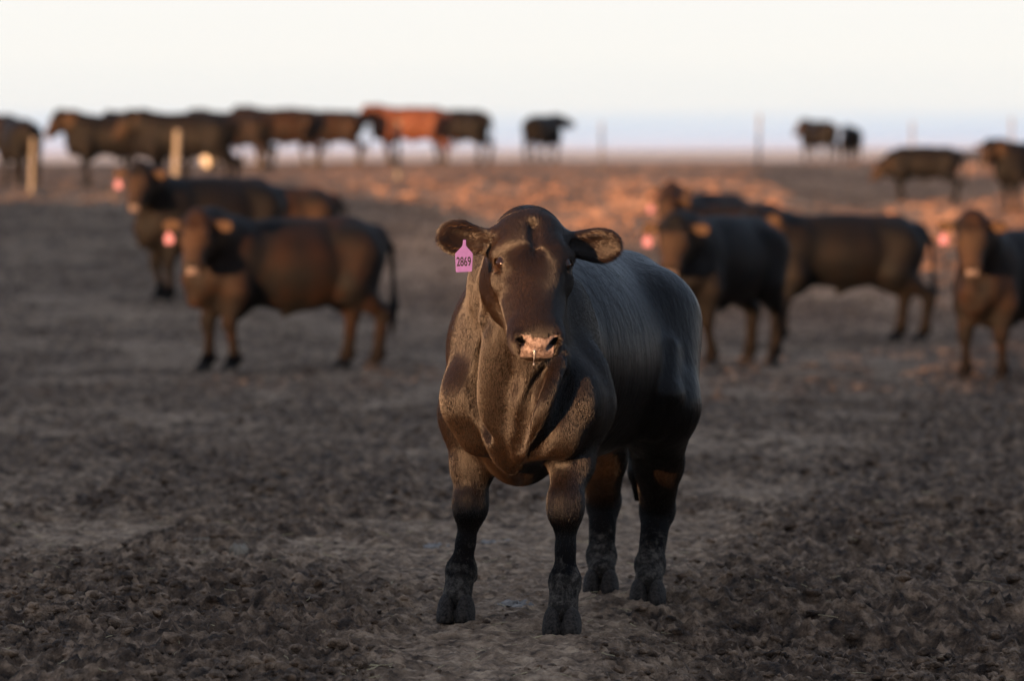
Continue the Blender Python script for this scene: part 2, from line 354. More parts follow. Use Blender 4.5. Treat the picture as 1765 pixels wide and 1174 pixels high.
# ------------------------------------------------------------------ signed-distance modelling
class Field:
    def __init__(s, lo, hi, h):
        s.lo = np.array(lo, np.float32); s.h = h
        s.n = np.ceil((np.array(hi) - s.lo) / h).astype(int) + 1
        s.F = np.full(s.n, .5, np.float32)
    def box(s, c0, c1):
        a = np.clip(np.floor((np.array(c0) - s.lo) / s.h).astype(int), 0, s.n)
        b = np.clip(np.ceil((np.array(c1) - s.lo) / s.h).astype(int) + 1, 0, s.n)
        if np.any(b <= a): return None
        ax = [s.lo[i] + s.h * np.arange(a[i], b[i], dtype=np.float32) for i in range(3)]
        return (slice(a[0], b[0]), slice(a[1], b[1]), slice(a[2], b[2])), ax[0][:, None, None], ax[1][None, :, None], ax[2][None, None, :]
    def comb(s, sl, d, k, op):
        f = s.F[sl]
        if op == '+':
            h = np.clip(.5 + .5 * (f - d) / k, 0, 1); s.F[sl] = f * (1 - h) + d * h - k * h * (1 - h)
        else:       # carve
            h = np.clip(.5 - .5 * (f + d) / k, 0, 1); s.F[sl] = f * (1 - h) - d * h + k * h * (1 - h)
    def ell(s, c, r, rot=None, k=.04, op='+'):
        c = np.array(c, np.float64); r = np.array(r, np.float64)
        Rm = np.eye(3) if rot is None else np.array(rot)
        e = np.sqrt(((Rm * r[None, :]) ** 2).sum(1)) + 1.5 * k + s.h * 2
        q = s.box(c - e, c + e)
        if q is None: return
        sl, x, y, z = q
        x = x - c[0]; y = y - c[1]; z = z - c[2]
        u = [(x * Rm[0, i] + y * Rm[1, i] + z * Rm[2, i]) / r[i] for i in range(3)]
        k0 = np.sqrt(u[0] ** 2 + u[1] ** 2 + u[2] ** 2) + 1e-6
        k1 = np.sqrt((u[0] / r[0]) ** 2 + (u[1] / r[1]) ** 2 + (u[2] / r[2]) ** 2) + 1e-6
        s.comb(sl, (k0 * (k0 - 1) / k1).astype(np.float32), k, op)
    def cone(s, a, b, ra, rb, k=.04, flat=None, op='+'):
        "rounded cone from a to b; flat=(direction, factor) squeezes it along a direction"
        a = np.array(a, np.float64); b = np.array(b, np.float64)
        m = max(ra, rb) * (1 if not flat else max(1, flat[1])) + 1.5 * k + s.h * 2
        q = s.box(np.minimum(a, b) - m, np.maximum(a, b) + m)
        if q is None: return
        sl, x, y, z = q
        px, py, pz = x - a[0], y - a[1], z - a[2]; ab = b - a
        t = np.clip((px * ab[0] + py * ab[1] + pz * ab[2]) / max(ab @ ab, 1e-9), 0, 1)
        dx, dy, dz = px - t * ab[0], py - t * ab[1], pz - t * ab[2]
        rr = ra + (rb - ra) * t
        if flat:
            n = np.array(flat[0], float); n /= np.linalg.norm(n); g = 1 / flat[1] - 1
            dn = dx * n[0] + dy * n[1] + dz * n[2]
            dx = dx + g * dn * n[0]; dy = dy + g * dn * n[1]; dz = dz + g * dn * n[2]
            d = (np.sqrt(dx * dx + dy * dy + dz * dz) - rr) * min(1, flat[1]) ** .5
        else:
            d = np.sqrt(dx * dx + dy * dy + dz * dz) - rr
        s.comb(sl, d.astype(np.float32), k, op)
    def chain(s, pts, k=.03, flat=None):
        for p, q in zip(pts[:-1], pts[1:]): s.cone(p[0], q[0], p[1], q[1], k, flat)
    def mesh(s):
        F = s.F; n = F.shape
        S = F < 0
        c = np.zeros(tuple(np.array(n) - 1), np.uint8)
        for i in (0, 1):
            for j in (0, 1):
                for k in (0, 1): c += S[i:n[0] - 1 + i, j:n[1] - 1 + j, k:n[2] - 1 + k]
        act = (c > 0) & (c < 8)
        idx = np.argwhere(act); ids = np.full(act.shape, -1, np.int32); ids[act] = np.arange(len(idx))
        acc = np.zeros((len(idx), 3)); cnt = np.zeros(len(idx))
        I, J, K = idx.T
        for ax in range(3):
            o1, o2 = [a for a in range(3) if a != ax]
            for u in (0, 1):
                for v in (0, 1):
                    p = [I, J, K]; p = [q.copy() for q in p]; p[o1] += u; p[o2] += v
                    f0 = F[p[0], p[1], p[2]]; p2 = [q.copy() for q in p]; p2[ax] += 1
                    f1 = F[p2[0], p2[1], p2[2]]
                    cr = (f0 < 0) != (f1 < 0)
                    t = np.where(cr, f0 / np.where(f0 == f1, 1, f0 - f1), 0)
                    pos = np.stack(p, 1).astype(float); pos[:, ax] += t
                    acc[cr] += pos[cr]; cnt[cr] += 1
        V = acc / np.maximum(cnt, 1)[:, None] * s.h + s.lo
        Q = []
        for ax in range(3):
            o1, o2 = (ax + 1) % 3, (ax + 2) % 3
            sl0 = [slice(None)] * 3; sl1 = [slice(None)] * 3
            sl0[ax] = slice(0, n[ax] - 1); sl1[ax] = slice(1, n[ax])
            a, b = S[tuple(sl0)], S[tuple(sl1)]
            cr = a != b
            e = np.argwhere(cr); inside = a[cr]
            ok = (e[:, o1] > 0) & (e[:, o2] > 0) & (e[:, o1] < n[o1] - 1) & (e[:, o2] < n[o2] - 1)
            e = e[ok]; inside = inside[ok]
            q = []
            for du, dv in ((-1, -1), (0, -1), (0, 0), (-1, 0)):
                w = e.copy(); w[:, o1] += du; w[:, o2] += dv; q.append(ids[w[:, 0], w[:, 1], w[:, 2]])
            q = np.stack(q, 1); q[~inside] = q[~inside][:, ::-1]
            Q.append(q)
        return V, np.concatenate(Q)

def rotz(a): c, s = math.cos(a), math.sin(a); return np.array([[c, -s, 0], [s, c, 0], [0, 0, 1.]])
def roty(a): c, s = math.cos(a), math.sin(a); return np.array([[c, 0, s], [0, 1, 0], [-s, 0, c]])
def rotx(a): c, s = math.cos(a), math.sin(a); return np.array([[1, 0, 0], [0, c, -s], [0, s, c]])

def front_leg(F, side, elbow, knee, fet, foot, w=1.0):
    e, kn, f, g = (np.array(v, float) for v in (elbow, knee, fet, foot))
    F.cone(e + [0, 0, .10], e, .09 * w, .098 * w, .08); F.cone(e, e * .45 + kn * .55, .096 * w, .062 * w, .07)
    F.cone(e * .45 + kn * .55, kn + [0, 0, .05], .062 * w, .051 * w, .04)
    F.ell(kn + [.008, 0, .004], (.053 * w, .056 * w, .064), None, .035)
    F.ell(kn + [.030, 0, -.012], (.034 * w, .042 * w, .040), None, .015)
    m = kn * .45 + f * .55
    F.cone(kn, m, .040 * w, .029 * w, .03)
    F.cone(m, f, .029 * w, .040 * w, .02)
    F.cone(kn + [-.030, 0, -.03], f + [-.028, 0, .02], .016 * w, .016 * w, .012)
    F.ell(f, (.053 * w, .048 * w, .046), None, .02)
    F.cone(f, g + [-.008, 0, .072], .043 * w, .047 * w, .02)
    F.ell(f + [-.045, .025, -.02], (.018, .014, .024), None, .012); F.ell(f + [-.045, -.025, -.02], (.018, .014, .024), None, .012)

def hind_leg(F, side, hip, stifle, hock, fet, foot, w=1.0):
    hp, st, hk, f, g = (np.array(v, float) for v in (hip, stifle, hock, fet, foot))
    F.cone(hp, st, .17 * w, .125 * w, .08)
    m = st * .45 + hk * .55
    F.cone(st, m, .12 * w, .078 * w, .06)
    F.cone(m, hk, .078 * w, .055 * w, .04)
    F.ell(hk + [-.02, 0, .01], (.062 * w, .046 * w, .075), None, .03)
    F.cone(hk, f, .050 * w, .043 * w, .03)
    F.ell(f, (.055 * w, .052 * w, .048), None, .02)
    F.cone(f, g + [-.008, 0, .072], .043 * w, .047 * w, .02)
    F.ell(f + [-.045, .025, -.02], (.018, .014, .024), None, .012); F.ell(f + [-.045, -.025, -.02], (.018, .014, .024), None, .012)

HX = .92
def EYE(s): return (.165, s * .096, -.044)
def head(F, poll, H, fine=True, ears=((0, 0), (0, 0)), earp=.8):
    P = lambda *v: poll + H @ (np.array(v, float) * np.array([HX, 1, 1]))
    E = lambda c, r, k=.03, op='+', rot=None: F.ell(P(*c), r, H if rot is None else H @ rot, k, op)
    C = lambda a, b, ra, rb, k=.03, flat=None, op='+': F.cone(P(*a), P(*b), ra, rb, k, None if not flat else (H @ np.array(flat[0], float), flat[1]), op)
    E((.06, 0, -.097), (.125, .113, .110), .05)
    E((.015, 0, -.050), (.085, .080, .060), .05)
    E((.15, 0, -.075), (.13, .110, .085), .04)
    E((.13, .062, -.030), (.060, .034, .026), .03); E((.13, -.062, -.030), (.060, .034, .026), .03)
    C((.05, 0, .012), (.24, 0, .004), .010, .008, .035, None, '-')
    for s in (1, -1): C((.205, s * .074, -.036), (.29, s * .060, -.050), .007, .004, .016, None, '-')
    C((.20, 0, -.08), (.43, 0, -.090), .082, .060, .05)
    C((.20, 0, -.12), (.42, 0, -.120), .085, .060, .05)
    for s in (1, -1):
        E((.135, s * .098, -.048), (.050, .030, .026), .025)                     # brow over the eye
        E((.195, s * .100, -.088), (.045, .024, .026), .025)                     # rim below the eye
        E((.10, s * .075, -.20), (.12, .050, .10), .05)                          # jowl
        E((.26, s * .062, -.115), (.11, .030, .030), .04)                        # cheek bone
        C((.05, s * .06, -.26), (.37, s * .02, -.185), .048, .036, .05)          # jaw
        if fine:
            E(EYE(s), (.031, .025, .020), .007, '-')                             # eye socket
            o = np.array(EYE(s))
            E(o + [-.014, s * .004, .012], (.030, .012, .007), .007, '+', rotz(-s * .45))
            E(o + [.014, -s * .002, -.012], (.026, .011, .006), .007, '+', rotz(-s * .45))
    C((.08, 0, -.22), (.30, 0, -.20), .075, .05, .06)
    E((.430, 0, -.112), (.058, .086, .066), .03)                                 # muzzle
    E((.462, 0, -.104), (.040, .068, .054), .02)
    E((.455, .045, -.135), (.040, .034, .030), .02); E((.455, -.045, -.135), (.040, .034, .030), .02)
    E((.405, 0, -.188), (.055, .060, .030), .015)                                  # chin and lower lip
    if fine:
        for s in (1, -1):
            E((.466, s * .060, -.082), (.030, .020, .026), .012, '+')            # nostril wing
            E((.500, s * .046, -.090), (.040, .0125, .026), .005, '-', rotx(-s * .62) @ rotz(s * -.2))
            E((.488, s * .060, -.074), (.024, .012, .008), .005, '-')
            C((.50, s * .00, -.166), (.38, s * .085, -.158), .008, .006, .008, None, '-')   # mouth line
        C((.505, 0, -.13), (.503, 0, -.16), .004, .006, .010, None, '-')
    # ears
    for s, (up, fwd) in zip((1, -1), ears):
        base = np.array([.02, s * .095, -.085]); d = np.array([fwd, s * math.cos(up), math.sin(up)]); d /= np.linalg.norm(d)
        fx = np.array([math.cos(earp), 0, math.sin(earp)]); fx -= d * (fx @ d); fx /= np.linalg.norm(fx)            # opening looks forward
        up3 = np.cross(fx, d)
        Em = np.stack([fx, d, up3], 1)
        C(base, base + d * .06, .044, .034, .03)
        E(base + d * .108, (.024, .078, .044), .020, '+', Em)
        E(base + d * .130 - up3 * .004, (.020, .060, .050), .015, '+', Em)
        if fine:
            E(base + d * .118 + fx * .028, (.026, .068, .036), .008, '-', Em)
            E(base + d * .06 + fx * .032, (.016, .045, .020), .008, '-', Em)
    return P

def head_masks(V, poll, H):
    q = (V - poll) @ H / np.array([HX, 1, 1])
    x, y, z = q.T
    nose = sstep(.462, .482, x) * sstep(.062, .044, np.abs(y) - .3 * np.maximum(0, z + .10)) * sstep(-.166, -.152, z) * sstep(-.045, -.070, z)
    face = sstep(.10, .18, x) * sstep(.47, .44, x) * sstep(.20, .12, np.abs(y)) * sstep(-.30, -.12, z) * .5
    ear = sstep(.13, .17, np.abs(y)) * sstep(-.2, -.1, x) * sstep(.20, .12, np.abs(x - .02)) * sstep(-.3, -.2, z) * sstep(.3, .2, z) * sstep(.5, .3, np.abs(y)) * .9
    return nose, np.maximum(face, ear)

def claw_mesh():
    F = Field((-.09, -.085, -.02), (.11, .085, .10), .006)
    for s in (1, -1):
        rz = rotz(-s * .10)
        F.ell((.012, s * .032, .02), (.072, .0295, .066), rz, .008)
        F.ell((.050, s * .031, .005), (.050, .0265, .040), rz, .015)
    V, Q = F.mesh(); V[:, 2] = np.maximum(V[:, 2], -.004)
    return np_mesh('hoof', V, Q, M_hoof)
ME_HOOF = claw_mesh()
def eye_mesh():
    F = Field((-.03, -.03, -.03), (.03, .03, .03), .004); F.ell((0, 0, 0), (.026, .022, .022), None, .004)
    V, Q = F.mesh(); return np_mesh('eye', V, Q, M_eye)
ME_EYE = eye_mesh()

def tag_outline():
    # ear-tag outline, hanging from its stem at the origin (x across, z down)
    o = [(-.0045, 0), (.0045, 0), (.0050, -.018), (.0085, -.024), (.0255, -.043), (.0275, -.047), (.0275, -.103), (.0250, -.106),
         (-.0200, -.110), (-.0230, -.108), (-.0275, -.050), (-.0265, -.046), (-.0085, -.024), (-.0055, -.018)]
    return o
def prism(name, outline, th, mat, holes=None):
    import bmesh
    bm = bmesh.new()
    f = bm.faces.new([bm.verts.new((x, 0, z)) for x, z in outline])
    r = bmesh.ops.extrude_face_region(bm, geom=[f])
    bmesh.ops.translate(bm, verts=[v for v in r['geom'] if isinstance(v, bmesh.types.BMVert)], vec=(0, th, 0))
    bmesh.ops.recalc_face_normals(bm, faces=bm.faces)
    bmesh.ops.bevel(bm, geom=[e for e in bm.edges], offset=.0006, segments=1, affect='EDGES')
    me = bpy.data.meshes.new(name); bm.to_mesh(me); bm.free(); me.materials.append(mat)
    return me
ME_TAGP = prism('ear_tag', [(x * 1.35, z * .95) for x, z in tag_outline()], .002, M_tagp)

def animal(name, label, cat, pos, yaw, P, mat, h=.018, group=None, scale=1.0, hooves=True, tagside=None, eyes=True, fine=True):
    """one steer: a single skin grown from joints, with hooves, eyes and ear tag as parts.
    local frame: x forward, y to its left, z up, origin on the ground under the belly"""
    F = Field(P.get('lo', (-1.15, -.62, -.02)), P.get('hi', (1.75, .75, 1.62)), h)
    g = P.get('girth', 1.0); bl = P.get('belly', 0.0)
    bend = P.get('bend', 0.0); lift = P.get('lift', 0.0)
    B = lambda x, y, z: (x, y + max(0, x - .45) * bend, z)
    # trunk
    F.ell((.02, 0, .835 + lift), (.66, .300 * g, .335), None, .08)
    F.ell((-.10, 0, .76 - bl + lift), (.50, .285 * g, .27), None, .10)
    F.ell(B(.50, 0, .80 + lift), (.34, .225 * g, .34), None, .08)
    F.ell((-.52, 0, .90), (.34, .255 * g, .28), None, .10)
    tp = P.get('top', 0.0); F.cone((.48, 0, 1.09 + tp), (-.55, 0, 1.10 + tp), .10, .10, .10)
    F.ell((-.42, .15, 1.05 + tp), (.12, .08, .08), None, .08); F.ell((-.42, -.15, 1.05 + tp), (.12, .09, .09), None, .08)
    F.ell((-.78, 0, 1.02), (.10, .13, .11), None, .08)
    poll = np.array(P.get('poll', (1.12, 0, 1.33)), float)
    H = rotz(P.get('hyaw', 0)) @ roty(P.get('hpitch', R(50))) @ rotx(P.get('hroll', 0))
    HP = lambda *v: poll + H @ (np.array(v, float) * np.array([HX, 1, 1]))
    nape = HP(-.02, 0, -.11); thr = HP(.02, 0, -.22)
    # neck, crest, throat
    mid = np.array([.60, 0, .94]) * .5 + nape * .5 + np.array([0, 0, .015])
    nk = P.get('neck', 1.0); F.cone((.58, 0, .92), mid, .245 * nk, .175 * nk, .08, ((0, 1, 0), .9)); F.cone(mid, nape, .175 * nk, .110, .07)
    F.cone((.50, 0, 1.10), mid + [0, 0, .10], .09, .09, .09)
    F.cone(B(.70, 0, .78), thr, .17, .085, .08)
    # shoulders
    for s in (1, -1):
        F.ell(B(.55, s * .160 * g, .86), (.19, .080, .27), roty(R(-14)), .06)
        F.ell(B(.74, s * .140 * g, .76), (.11, .085, .12), None, .06)
        F.ell(B(.80, s * .080, .70), (.11, .070, .12), None, .05)
        F.ell((-.50, s * .155 * g, .80), (.24, .115, .30), roty(R(12)), .07)
    # brisket and dewlap
    F.cone(thr + [-.03, 0, -.03], B(.90, 0, .74), .050, .060, .07, ((0, 1, 0), .8))
    bk = P.get('brisk', .0); F.cone(B(.90, 0, .74), B(.85, 0, .58 + lift + bk), .062, .055, .06)
    F.cone(B(.85, 0, .58 + lift + bk), (.50, 0, .50 + lift + bk), .055, .09, .08)
    if P.get('sheath', 1): F.cone((-.02, 0, .50 - bl), (.06, 0, .44 - bl), .035, .022, .06)
    # legs
    fl = P.get('FL', (.66, .16)); fr = P.get('FR', (.56, -.16)); hl = P.get('HL', (-.60, .15)); hr = P.get('HR', (-.74, -.15))
    feet = []
    if 'legs' in P:
        for kind, s, joints, w in P['legs']:
            (front_leg if kind == 'f' else hind_leg)(F, s, *joints, w); feet.append(np.array(joints[-1], float))
    else:
        for s, (x, y) in ((1, fl), (-1, fr)):
            front_leg(F, s, (.58, s * .16, .64), (.5 * x + .32, y, .39), (x - .02, y, .13), (x + .02, y, 0), 1.15); feet.append(np.array((x + .02, y, 0)))
        for s, (x, y) in ((1, hl), (-1, hr)):
            hind_leg(F, s, (-.55, s * .12, .92), (-.44, s * .17, .68), (x - .07, y, .45), (x - .03, y, .14), (x + .02, y, 0), 1.1); feet.append(np.array((x + .02, y, 0)))
    # tail
    tl = P.get('tail', [((-.84, 0, 1.08), .035), ((-.93, 0, .95), .026), ((-.95, .01, .62), .020), ((-.94, .02, .50), .040), ((-.93, .02, .30), .018)])
    F.chain(tl, .02)
    for ex in P.get('extra', ()): ex(F)
    head(F, poll, H, fine, P.get('ears', ((R(-8), .05), (R(-8), .05))), P.get('hpitch', R(50)))
    V, Q = F.mesh()
    if 'post' in P: V = P['post'](V, Q)
    nose, brn = head_masks(V, poll, H)
    mud = np.clip(1.02 - V[:, 2] / P.get('mudh', .42), 0, 1) * .85
    mud = np.where(V[:, 2] > .9, 0, mud)
    msk = np.stack([nose, mud, brn, np.ones(len(V))], 1)
    root = bpy.data.objects.new(name, None); COL.objects.link(root); root.empty_display_size = .3
    tag(root, label, cat, group)
    root.location = pos; root.rotation_euler = (0, 0, yaw); root.scale = (scale * P.get('sx', 1.0), scale, scale)
    body = link('body', np_mesh('body', V, Q, mat, True, {'mask': msk}), root)
    if hooves:
        for f in feet:
            o = link('hoof', ME_HOOF, root, f); o.rotation_euler = (0, 0, P.get('footyaw', 0))
    if eyes:
        for s in (1, -1):
            o = link('eye', ME_EYE, root, HP(.168, s * .096, -.037))
            o.rotation_euler = Matrix(H.tolist()).to_euler()
    if tagside:
        s = tagside; up, fwd = P.get('ears', ((R(-8), .05), (R(-8), .05)))[0 if s > 0 else 1]
        d = np.array([fwd, s * math.cos(up), math.sin(up)]); d /= np.linalg.norm(d)
        a = HP(*(np.array([.02, s * .095, -.085]) + d * .14 + np.array([.03, 0, -.02])))
        o = link('ear_tag', ME_TAGP, root, a); o.rotation_euler = (0, 0, P.get('tagyaw', -yaw))
        o['label'] = 'bright pink plastic ear tag'
    return root, body, HP, H

# ------------------------------------------------------------------ the bull in front
HC = np.array([.19, 18.85, 0.0]); HH = np.array([-.34, -.94]); HH /= np.linalg.norm(HH)
HYAW = math.atan2(HH[1], HH[0])
def L(px, py, D):
    "a pixel of the photograph at depth D as a point in the bull's own frame"
    w = np.array([(px - 882.5) / FPX * D, D, CAMZ - (py - HORIZ) / FPX * D]) - HC
    return np.array([w[0] * HH[0] + w[1] * HH[1], -w[0] * HH[1] + w[1] * HH[0], w[2]])

def hero_extra(F):
    F0 = F.F.copy()
    def hit(px, py, inset=0.0):
        "point where the line of sight through this pixel meets the skin, pushed in by inset"
        Ds = np.arange(17.2, 20.6, .004)
        pts = np.array([L(px, py, d) for d in Ds])
        ii = np.clip(np.round((pts - F.lo) / F.h).astype(int), 0, F.n - 1)
        v = F0[ii[:, 0], ii[:, 1], ii[:, 2]]
        w = np.argmax(v < 0) if (v < 0).any() else int(np.argmin(v))
        return L(px, py, Ds[w] + inset)
    def ridge(pts, k=.02):   # (px, py, radius, inset)
        F.chain([(hit(a, b, i), r) for a, b, r, i in pts], k)
    def carve(pts, k=.02):
        q = [(hit(a, b, i), r) for a, b, r, i in pts]
        for p, n in zip(q[:-1], q[1:]): F.cone(p[0], n[0], p[1], n[1], k, None, '-')
    def sweep(pts, k=.03, op='+', n=14):
        "smooth fold through three or four control pixels: depth is fitted so that it follows the skin without lumps"
        t = np.linspace(0, 1, len(pts)); u = np.linspace(0, 1, n); deg = min(2, len(pts) - 1)
        Hd = []
        for a, b, r, i in pts:
            q = hit(a, b); w = q[0] * HH[1] + q[1] * HH[0] + HC[1]; Hd.append(w + i)
        f = lambda v, d=deg: np.polyval(np.polyfit(t, v, d), u)
        px_, py_, rr_, dd_ = f([p[0] for p in pts]), f([p[1] for p in pts]), f([p[2] for p in pts]), f(Hd)
        q = [(L(px_[j], py_[j], dd_[j]), max(rr_[j], .002)) for j in range(n)]
        for p, m in zip(q[:-1], q[1:]): F.cone(p[0], m[0], p[1], m[1], k, None, op)
    F.ell(hit(990, 700, .088), (.10, .085, .11), None, .07); F.ell(hit(968, 752, .055), (.065, .06, .07), None, .05)
    F.ell(hit(806, 690, .100), (.10, .085, .11), None, .07); F.ell(hit(824, 748, .055), (.06, .06, .07), None, .05)
    # hanging folds of the dewlap
    sweep([(866, 560, .034, .016), (852, 650, .036, .012), (858, 730, .034, .004), (880, 802, .026, -.012)], .045)
    sweep([(968, 612, .018, .012), (938, 690, .020, .006), (910, 752, .020, .000), (884, 804, .018, -.010)], .030)
    sweep([(934, 640, .004, .002), (908, 712, .011, -.002), (890, 780, .006, -.008)], .030, '-')
    sweep([(834, 600, .003, .004), (824, 670, .010, .002), (842, 750, .006, .002)], .045, '-')
    sweep([(978, 650, .003, .002), (948, 730, .007, .002), (920, 790, .004, .004)], .040, '-')
    # creases where the neck folds behind the jaw
    ridge([(842, 470, .010, .006), (838, 550, .014, .006), (846, 620, .010, .006)], .03)
    # flank fold in front of the thigh
    ridge([(1150, 600, .03, .02), (1150, 680, .03, .02), (1128, 745, .02, .012)], .05)

hero_legs = [
    ('f', 1, (L(1000, 700, 18.22), L(976, 880, 18.06), L(974, 1003, 18.03), L(969, 1093, 17.98)), 1.04),
    ('f', -1, (L(815, 715, 18.50), L(812, 876, 18.45), L(795, 985, 18.46), L(786, 1070, 18.40)), 1.02),
    ('h', 1, (L(1120, 560, 19.25), L(1138, 700, 19.05), L(1133, 880, 19.42), L(1121, 975, 19.30), L(1117, 1042, 19.22)), 1.02),
    ('h', -1, (L(1010, 560, 19.45), L(1035, 700, 19.4), L(1040, 865, 19.75), L(1037, 960, 19.66), L(1036, 1024, 19.58)), 1.02)]
hero_poll = L(916, 374, 17.72)
hyaw = R(-90) - HYAW + R(5)
def hero_post(V, Q):
    # small skin wrinkles on neck, chest and brow
    q = (V - hero_poll) @ hero_H
    return V
heroP = dict(lo=(-1.10, -.42, -.02), hi=(1.50, .62, 1.45), legs=hero_legs, poll=tuple(hero_poll - np.array([0, 0, .01])), hyaw=hyaw, hpitch=R(43), hroll=R(-2.5), neck=.84,
             ears=((R(4), .02), (R(8), .02)), extra=(hero_extra,), sheath=0, belly=-.025, girth=.86, bend=.42, lift=.02, brisk=.03, top=-.035, mudh=.40, footyaw=R(15),
             tail=[((-.84, 0, 1.08), .035), ((-.93, 0, .95), .026), (L(1090, 600, 19.85), .022), (L(1100, 770, 19.8), .034), (L(1102, 815, 19.8), .036), (L(1099, 860, 19.8), .012)])
HERO_H = 0.008
hero, hero_body, hHP, hH = animal('bull', 'large black bull with violet numbered ear tag facing the camera in front of the herd', 'bull',
                     (HC[0], HC[1], 0), HYAW, heroP, M_hero, h=HERO_H, group=None)

# short coat hair of the bull, denser fringe on the ears
def hair(name, body, V, F4, count, seed, length, radius, mat, Hf, poll, lift=.09, wfun=None):
    me = body.data
    rg = np.random.default_rng(seed)
    a, b, c, d = (V[F4[:, i]] for i in range(4))
    n = np.cross(c - a, d - b); ar = np.linalg.norm(n, axis=1) / 2; n = n / np.maximum(np.linalg.norm(n, axis=1), 1e-9)[:, None]
    cen = (a + b + c + d) / 4
    q = (cen - poll) @ Hf / np.array([HX, 1, 1])
    w = ar.copy()
    if wfun is not None: w = w * wfun(cen, n, q)
    pick = rg.choice(len(F4), count, p=w / w.sum())
    u, v = rg.random(count)[:, None], rg.random(count)[:, None]
    root = (a[pick] * (1 - u) + b[pick] * u) * (1 - v) + (d[pick] * (1 - u) + c[pick] * u) * v
    nn = n[pick]
    ql = (root - poll) @ Hf / np.array([HX, 1, 1])
    inhead = sstep(-.06, .02, ql[:, 0]) * sstep(.20, .15, np.abs(ql[:, 1])) * sstep(-.33, -.25, ql[:, 2])
    tr = np.array([-1.0, 0, -.75]) + np.zeros_like(root)
    leg = sstep(.62, .50, root[:, 2])[:, None]; fr = (sstep(.68, .8, root[:, 0]))[:, None]
    tr = tr * (1 - leg) + np.array([0, 0, -1.0]) * leg
    tr = tr * (1 - fr) + np.array([0, 0, -1.0]) * fr
    wh = ql - np.array([.15, 0, 0]); rad = np.stack([wh[:, 0], wh[:, 1] * .9 + wh[:, 0] * .15, wh[:, 2]], 1) @ Hf.T
    rad /= np.maximum(np.linalg.norm(rad, axis=1), 1e-6)[:, None]
    dr = tr * (1 - inhead[:, None]) + rad * inhead[:, None]
    earm = sstep(.13, .17, np.abs(ql[:, 1])) * (np.abs(ql[:, 0]) < .25) * (ql[:, 2] > -.25) * (ql[:, 2] < .2) * (np.abs(ql[:, 1]) < .34)
    ed = np.stack([np.zeros(count), np.sign(ql[:, 1]), -.5 * np.ones(count)], 1) @ Hf.T
    dr = dr * (1 - earm[:, None]) + ed * earm[:, None]
    # clumping: low-frequency wobble
    wob = np.stack([fbm(root[:, 1] * 22 + 3, root[:, 2] * 22 + root[:, 0] * 17, 2) - .5, fbm(root[:, 0] * 22 + 9, root[:, 2] * 22, 2) - .5, np.zeros(count)], 1) * (.10 + .5 * inhead[:, None])
    dr = dr / np.maximum(np.linalg.norm(dr, axis=1), 1e-6)[:, None] + wob + rg.normal(0, .05, dr.shape)
    dr -= nn * (dr * nn).sum(1)[:, None]; dr /= np.maximum(np.linalg.norm(dr, axis=1), 1e-6)[:, None]
    ln = (length * (.6 + .8 * rg.random(count)) * (1 + .7 * inhead * sstep(.20, .05, np.abs(ql[:, 0] - .08)) + 1.0 * earm))[:, None]
    lf = (lift * (.5 + rg.random(count)) * (1 + .8 * inhead + 1.2 * earm))[:, None]
    p0 = root - nn * .001
    p1 = root + (dr * .5 + nn * lf * .6) * ln
    p2 = root + (dr * 1.0 + nn * lf * .55) * ln
    pts = np.stack([p0, p1, p2], 1).reshape(-1, 3).astype(np.float32)
    cu = bpy.data.hair_curves.new(name); cu.add_curves([3] * count)
    cu.attributes['position'].data.foreach_set('vector', pts.ravel())
    ra = cu.attributes.get('radius') or cu.attributes.new('radius', 'FLOAT', 'POINT')
    ra.data.foreach_set('value', np.tile(np.array([1, .8, .15], np.float32) * radius, count))
    cu.materials.append(mat)
    o = bpy.data.objects.new(name, cu); COL.objects.link(o); o.parent = body
    return o

def mat_hair(name, c0, c1):
    m, ns, ls, b = nmat(name)
    hi = ns.new('ShaderNodeHairInfo')
    col = ramp_(ns, ls, hi.outputs['Random'], [(.0, c0), (1.0, c1)])
    ls.new(col, b.inputs['Base Color']); b.inputs['Roughness'].default_value = .36; b.inputs['Specular IOR Level'].default_value = .50
    return m
M_hair = mat_hair('coat_hair', (.003, .0023, .0020), (.023, .0112, .0045))
def bodyVF(o):
    me = o.data; V = np.empty(len(me.vertices) * 3, np.float32); me.vertices.foreach_get('co', V)
    Fq = np.empty(len(me.loops), np.int32); me.loops.foreach_get('vertex_index', Fq)
    return V.reshape(-1, 3).astype(float), Fq.reshape(-1, 4)
V_, F_ = bodyVF(hero_body)
camdir = np.array([-(0 - HC[0]), 0, 0])
tocam = np.array([HH[0] * -.0 + HH[1] * -1.0, HH[0] * 1.0, 0.06]); # towards the camera in the bull's frame
tocam = np.array([(np.array([-.01, -1.0]) @ HH), (np.array([-.01, -1.0]) @ np.array([-HH[1], HH[0]])), .05])
def hw(cen, n, q):
    f = sstep(-.55, -.1, n @ tocam)
    nose = (q[:, 0] > .468) & (np.abs(q[:, 1]) < .060) & (q[:, 2] > -.17) & (q[:, 2] < -.055)
    eye = np.zeros(len(q), bool)
    for s in (1, -1): eye |= np.linalg.norm(q - np.array([.165, s * .103, -.044]), axis=1) < .029
    lowleg = sstep(.26, .46, cen[:, 2]) * .97 + .03
    hd = 1 + 1.6 * ((q[:, 0] > -.05) & (q[:, 0] < .55) & (np.abs(q[:, 1]) < .3) & (q[:, 2] > -.35))
    hd = hd * np.where(cen[:, 2] > .5, .02 + .98 * sstep(.25, .80, cen[:, 0] + .16 * (fbm(cen[:, 2] * 9, cen[:, 0] * 9 + cen[:, 1] * 5, 2) - .5)), 1)
    return f * ~nose * ~eye * lowleg * hd
hair('hair', hero_body, V_, F_, 300000, 5, .0105, .00038, M_hair, hH, hero_poll - np.array([0, 0, .01]), wfun=hw)

